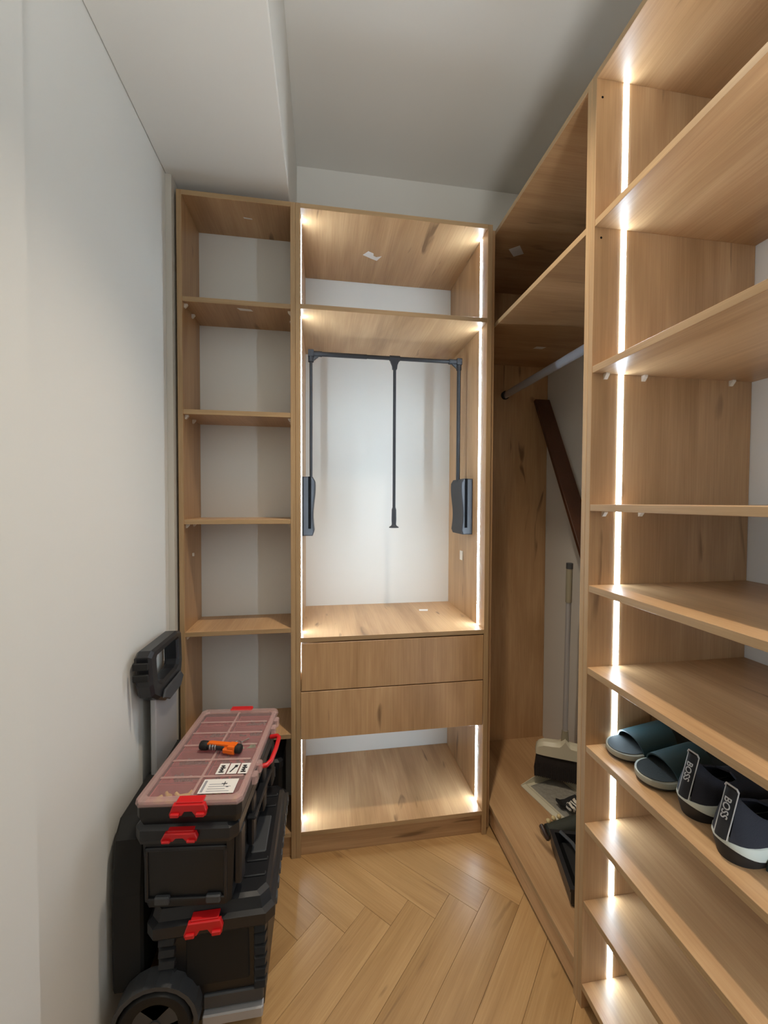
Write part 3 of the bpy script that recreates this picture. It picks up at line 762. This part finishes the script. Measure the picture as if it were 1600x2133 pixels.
# ------------------------------------------------------------------ shoes on the shelf at z = .7033
ZS = .7036
def outline(L_, W_f, W_h, n=30):
    """half widths of a sole from toe (0) to heel (1)"""
    pts = []
    for i in range(n+1):
        t = .5-.5*math.cos(PI*i/n)
        base = W_f + (W_h-W_f)*(3*t*t-2*t**3)
        waist = 1-.13*math.exp(-((t-.58)/.16)**2)
        endt = math.sqrt(max(0, 1-(1-min(1, t/.20))**2)); endh = math.sqrt(max(0, 1-(1-min(1, (1-t)/.15))**2))
        pts.append((t*L_, base*waist*endt*endh))
    return pts
def sole_layers(bm_, L_, wf, wh, layers, shift=.006, pws=None):
    """layers: list of (z_toe, z_heel, grow)"""
    o_ = outline(L_, wf, wh); rings = []
    loop = [(x, h) for x, h in o_] + [(x, -h) for x, h in o_[-2:0:-1]]
    for li, (zt_, zh, g) in enumerate(layers):
        ring = []; pw = pws[li] if pws else 0
        for x, h in loop:
            t = x/L_; s = 1+g/wf
            ring.append(((x-L_/2)*(1+2*g/L_)+L_/2, h*s+shift*math.sin(t*PI), zt_+(zh-zt_)*(t**pw if pw else t*t*(3-2*t))))
        rings.append(ring)
    loft(bm_, rings)
def slide(label, loc, rot, mirror=1):
    t = thing('slide_sandal', label, 'sandal', loc, rot, 'pair of teal slides')
    L_ = .268
    b = new(); sole_layers(b, L_, .0445, .034, [(.004, .0, -.004), (.006, .008, 0), (.010, .012, .001)]); obj('outsole', b, SOLEB, t, sm=True)
    b = new(); sole_layers(b, L_, .0445, .034, [(.0102, .0122, .001), (.016, .020, .002), (.022, .028, .0015), (.023, .030, -.002)]); obj('midsole', b, SOLEG, t, sm=True)
    b = new(); sole_layers(b, L_, .0415, .031, [(.0232, .0302, -.001), (.0245, .0315, -.001), (.0238, .0308, -.006)]); obj('footbed', b, SOLED, t, sm=True)
    b = new(); G = []
    for i in range(9):
        s = i/8; row = []
        for j in range(17):
            a = PI*j/16
            xc = .058+.088*s + .010*math.sin(a)*(s-.5)
            hgt = .038+.020*s; wd = .0455+.001*math.sin(s*PI)
            row.append(b.verts.new((xc, .003+wd*math.cos(a), .014+(hgt)*math.sin(a)**.8)))
        G.append(row)
    fs = [b.faces.new((G[i][j], G[i+1][j], G[i+1][j+1], G[i][j+1])) for i in range(8) for j in range(16)]
    bmesh.ops.recalc_face_normals(b, faces=fs); bmesh.ops.solidify(b, geom=fs, thickness=.0035)
    obj('strap', b, TEAL, t, sm=True)
    return t
slide('teal strap slide sandal nearest the LED strip on the shoe shelf', (.703, .878, ZS), math.radians(-.5))
slide('teal strap slide sandal between its twin and the black sneakers', (.702, .782, ZS), math.radians(.5))

def text_mesh(s, size):
    cu = bpy.data.curves.new('txt', 'FONT'); cu.body = s; cu.size = size; cu.align_x = 'CENTER'; cu.align_y = 'CENTER'; cu.extrude = .0003; cu.offset = size*.012
    o_ = bpy.data.objects.new('txt', cu); C.objects.link(o_)
    dg = bpy.context.evaluated_depsgraph_get(); me = bpy.data.meshes.new_from_object(o_.evaluated_get(dg))
    bpy.data.objects.remove(o_); bpy.data.curves.remove(cu); return me
def sneaker(label, loc, rot):
    t = thing('sneaker', label, 'sneaker', loc, rot, 'pair of black knit sneakers')
    L_ = .295
    # heel at x = 0, toe at x = L (outline() starts at the toe, so mirror)
    def lay(bm_, layers, wf=.0415, wh=.035, pws=None):
        sole_layers(bm_, L_, wf, wh, layers, shift=.004, pws=pws)
        for v_ in bm_.verts: v_.co.x = L_-v_.co.x
        bmesh.ops.recalc_face_normals(bm_, faces=bm_.faces[:])
    b = new(); lay(b, [(.004, .006, -.010), (.0, .0, -.004), (.006, .020, .001), (.008, .030, .002)], pws=(1, 1, 7, 7)); so = obj('outsole', b, SOLEB, t, sm=True)
    b = new(); lay(b, [(.0082, .0302, .002), (.018, .034, .004), (.024, .039, .003), (.026, .042, -.002)], pws=(7, 4, 0, 0)); mo = obj('midsole', b, MIDSOLE, t, sm=True)
    for x0, x1 in ((.045, .098), (.118, .165), (.185, .225)):
        for s in (-1, 1):
            b = new(); yy = .0415 if x0 > .1 else .0395
            prism(b, [(x0, .004), (x1, .004), (x1-.006, .018), (x0+.004, .021)], 1, s*yy-.004, s*yy+.004, bev=.002); obj('tread_window', b, TREADG, so)
    # knit upper
    nx, na = 30, 12; b = new(); GL, GR = [], []
    def open_(tt):
        q = (tt-.215)/.185
        return .29*math.sqrt(max(0, 1-q*q)) if abs(q) < 1 else 0.0
    for i in range(nx+1):
        tt = i/nx; x = -.002 + tt*(L_-.004)
        wv_ = (.0350+.0065*(tt**1.2)) * math.sqrt(max(.0, 1-(1-min(1, (tt+.012)/.16))**2)) * math.sqrt(max(0.0, 1-(max(0, tt-.72)/.285)**2.4))
        wv_ = max(wv_, .004)
        if tt < .14: h = .112-.012*(tt/.14)
        elif tt < .42: h = .100-.028*((tt-.14)/.28)
        else: h = .072-.040*((tt-.42)/.58)**1.3
        z0 = .040-.014*tt
        def pt(f):
            a = PI*f
            yy = wv_*math.copysign(abs(math.cos(a))**.75, math.cos(a)); zz = z0+(h-z0)*abs(math.sin(a))**.62
            lean = .024*(zz-z0)/.08*max(0, 1-tt/.34)
            pinch = 1-.18*max(0, (zz-.05)/.06) if tt < .45 else 1
            return (x+lean, .004*math.sin(tt*PI)+yy*pinch, zz)
        e = .5-open_(tt)
        GL.append([b.verts.new(pt(e*j/na)) for j in range(na+1)])
        GR.append([b.verts.new(pt(1-e*j/na)) for j in range(na+1)])
    fs = []
    for i in range(nx):
        for j in range(na):
            fs.append(b.faces.new((GL[i][j], GL[i+1][j], GL[i+1][j+1], GL[i][j+1])))
            fs.append(b.faces.new((GR[i][j], GR[i][j+1], GR[i+1][j+1], GR[i+1][j])))
    bmesh.ops.remove_doubles(b, verts=b.verts[:], dist=.00005); fs = b.faces[:]
    bmesh.ops.recalc_face_normals(b, faces=fs); bmesh.ops.solidify(b, geom=fs, thickness=.004)
    loose = [v_ for v_ in b.verts if not v_.link_faces]; bmesh.ops.delete(b, geom=loose, context='VERTS')
    up = obj('upper', b, KNIT, t, sm=True)
    b = new(); lay(b, [(.030, .042, -.006), (.031, .044, -.006)], .040, .034); obj('insole', b, KNITB, t)
    # heel tape with lettering: a strip lying on the curved heel
    b = new(); TW = .0115; zs = [.040+k*.0082 for k in range(11)]; rings = []
    def hx(z):
        tt = (z-.036)/.08
        return -.0075+.023*max(0, tt)
    for z in zs:
        x = hx(z); rings.append([(x+.003, -TW, z), (x-.0012, -TW*.6, z), (x-.002, 0, z), (x-.0012, TW*.6, z), (x+.003, TW, z), (x+.006, 0, z)])
    loft(b, rings); tp = obj('heel_tape', b, KNITB, t, sm=True)
    for s in (-1, 1):
        b = new(); tube(b, [(hx(z)+.0022, s*TW*.96, z) for z in zs], .0009, 6); obj('tape_edge', b, TAPEW, tp)
    b = new(); tube(b, [(hx(zs[-1])+.001, -TW, zs[-1]), (hx(.126)-.001, -TW*.8, .127), (hx(.126)-.001, TW*.8, .127), (hx(zs[-1])+.001, TW, zs[-1])], .0016, 8); obj('pull_loop', b, TAPEW, tp)
    me = text_mesh('BOSS', .0165); me.materials.append(TAPEW)
    o_ = bpy.data.objects.new('lettering', me); C.objects.link(o_); o_.parent = tp
    # text x axis -> downwards (-z), text up -> towards -y ... normal -> -x
    nrm = Vector((-1, 0, .2875)).normalized(); dn = Vector((-.2875, 0, -1)).normalized(); upv = nrm.cross(dn)
    o_.matrix_local = Matrix(((dn.x, upv.x, nrm.x, hx(.090)-.0024), (dn.y, upv.y, nrm.y, 0), (dn.z, upv.z, nrm.z, .090), (0, 0, 0, 1)))
    o_['label'] = 'white BOSS lettering'
    return t
sneaker('black knit sneaker beside the teal slides, partly behind the other', (.718, .6875, ZS), math.radians(2.2))
sneaker('black knit sneaker nearest the viewer with its white midsole showing', (.698, .594, ZS), math.radians(1.5))

# ------------------------------------------------------------------ ceiling spotlight (above the frame)
CL = Unit('ceiling_spotlight', 'white surface-mounted ceiling spotlight above the aisle', 'ceiling light', (.265, .90, 2.76))
b = new(); lathe(b, [(.040, 2.894), (.045, 2.893), (.045, 2.765), (.043, 2.762), (.038, 2.762), (.036, 2.80), (.002, 2.80)], (.265, .90, 0), 2, 28); CL.part('housing', b, WHITEPL, sm=True)
b = new(); cyl(b, (.265, .90, 2.793), .032, .003, 2, 24); CL.part('lens', b, emit('lamp_lens', (1, .95, .86), 12))
sp = bpy.data.lights.new('spot', 'SPOT'); sp.energy = SPOT_POWER; sp.spot_size = math.radians(91); sp.spot_blend = 1; sp.shadow_soft_size = .03; sp.color = (1, .86, .68)
so_ = bpy.data.objects.new('spot', sp); C.objects.link(so_); so_.location = (0, 0, -.005); so_.parent = CL.t

# ------------------------------------------------------------------ uplighter added out of view to brighten ceiling and beam
FL = Unit('fill_uplighter', 'white uplighter added unseen behind the viewer as ceiling fill', 'fill light', (.30, -.80, 0))
b = new(); lathe(b, [(.002, .002), (.13, .002), (.13, .018), (.02, .026), (.002, .026)], (.30, -.80, 0), 2, 32); FL.part('base', b, WHITEPL, sm=True)
b = new(); tube(b, [(.30, -.80, .02), (.30, -.80, 1.10)], .011, 16); FL.part('pole', b, WHITEPL, sm=True)
b = new(); lathe(b, [(.012, 1.08), (.06, 1.095), (.12, 1.14), (.15, 1.20), (.145, 1.20), (.115, 1.148), (.055, 1.105), (.004, 1.102)], (.30, -.80, 0), 2, 36); FL.part('fill_bowl', b, WHITEPL, sm=True)
up = bpy.data.lights.new('fill_uplight', 'SPOT'); up.energy = FILL_POWER; up.spot_size = math.radians(138); up.spot_blend = .4; up.shadow_soft_size = .14; up.color = (.96, .98, .97)
uo = bpy.data.objects.new('fill_uplight', up); C.objects.link(uo); uo.parent = FL.t; uo.location = (0, 0, 1.215); uo.rotation_euler = (PI, 0, 0)
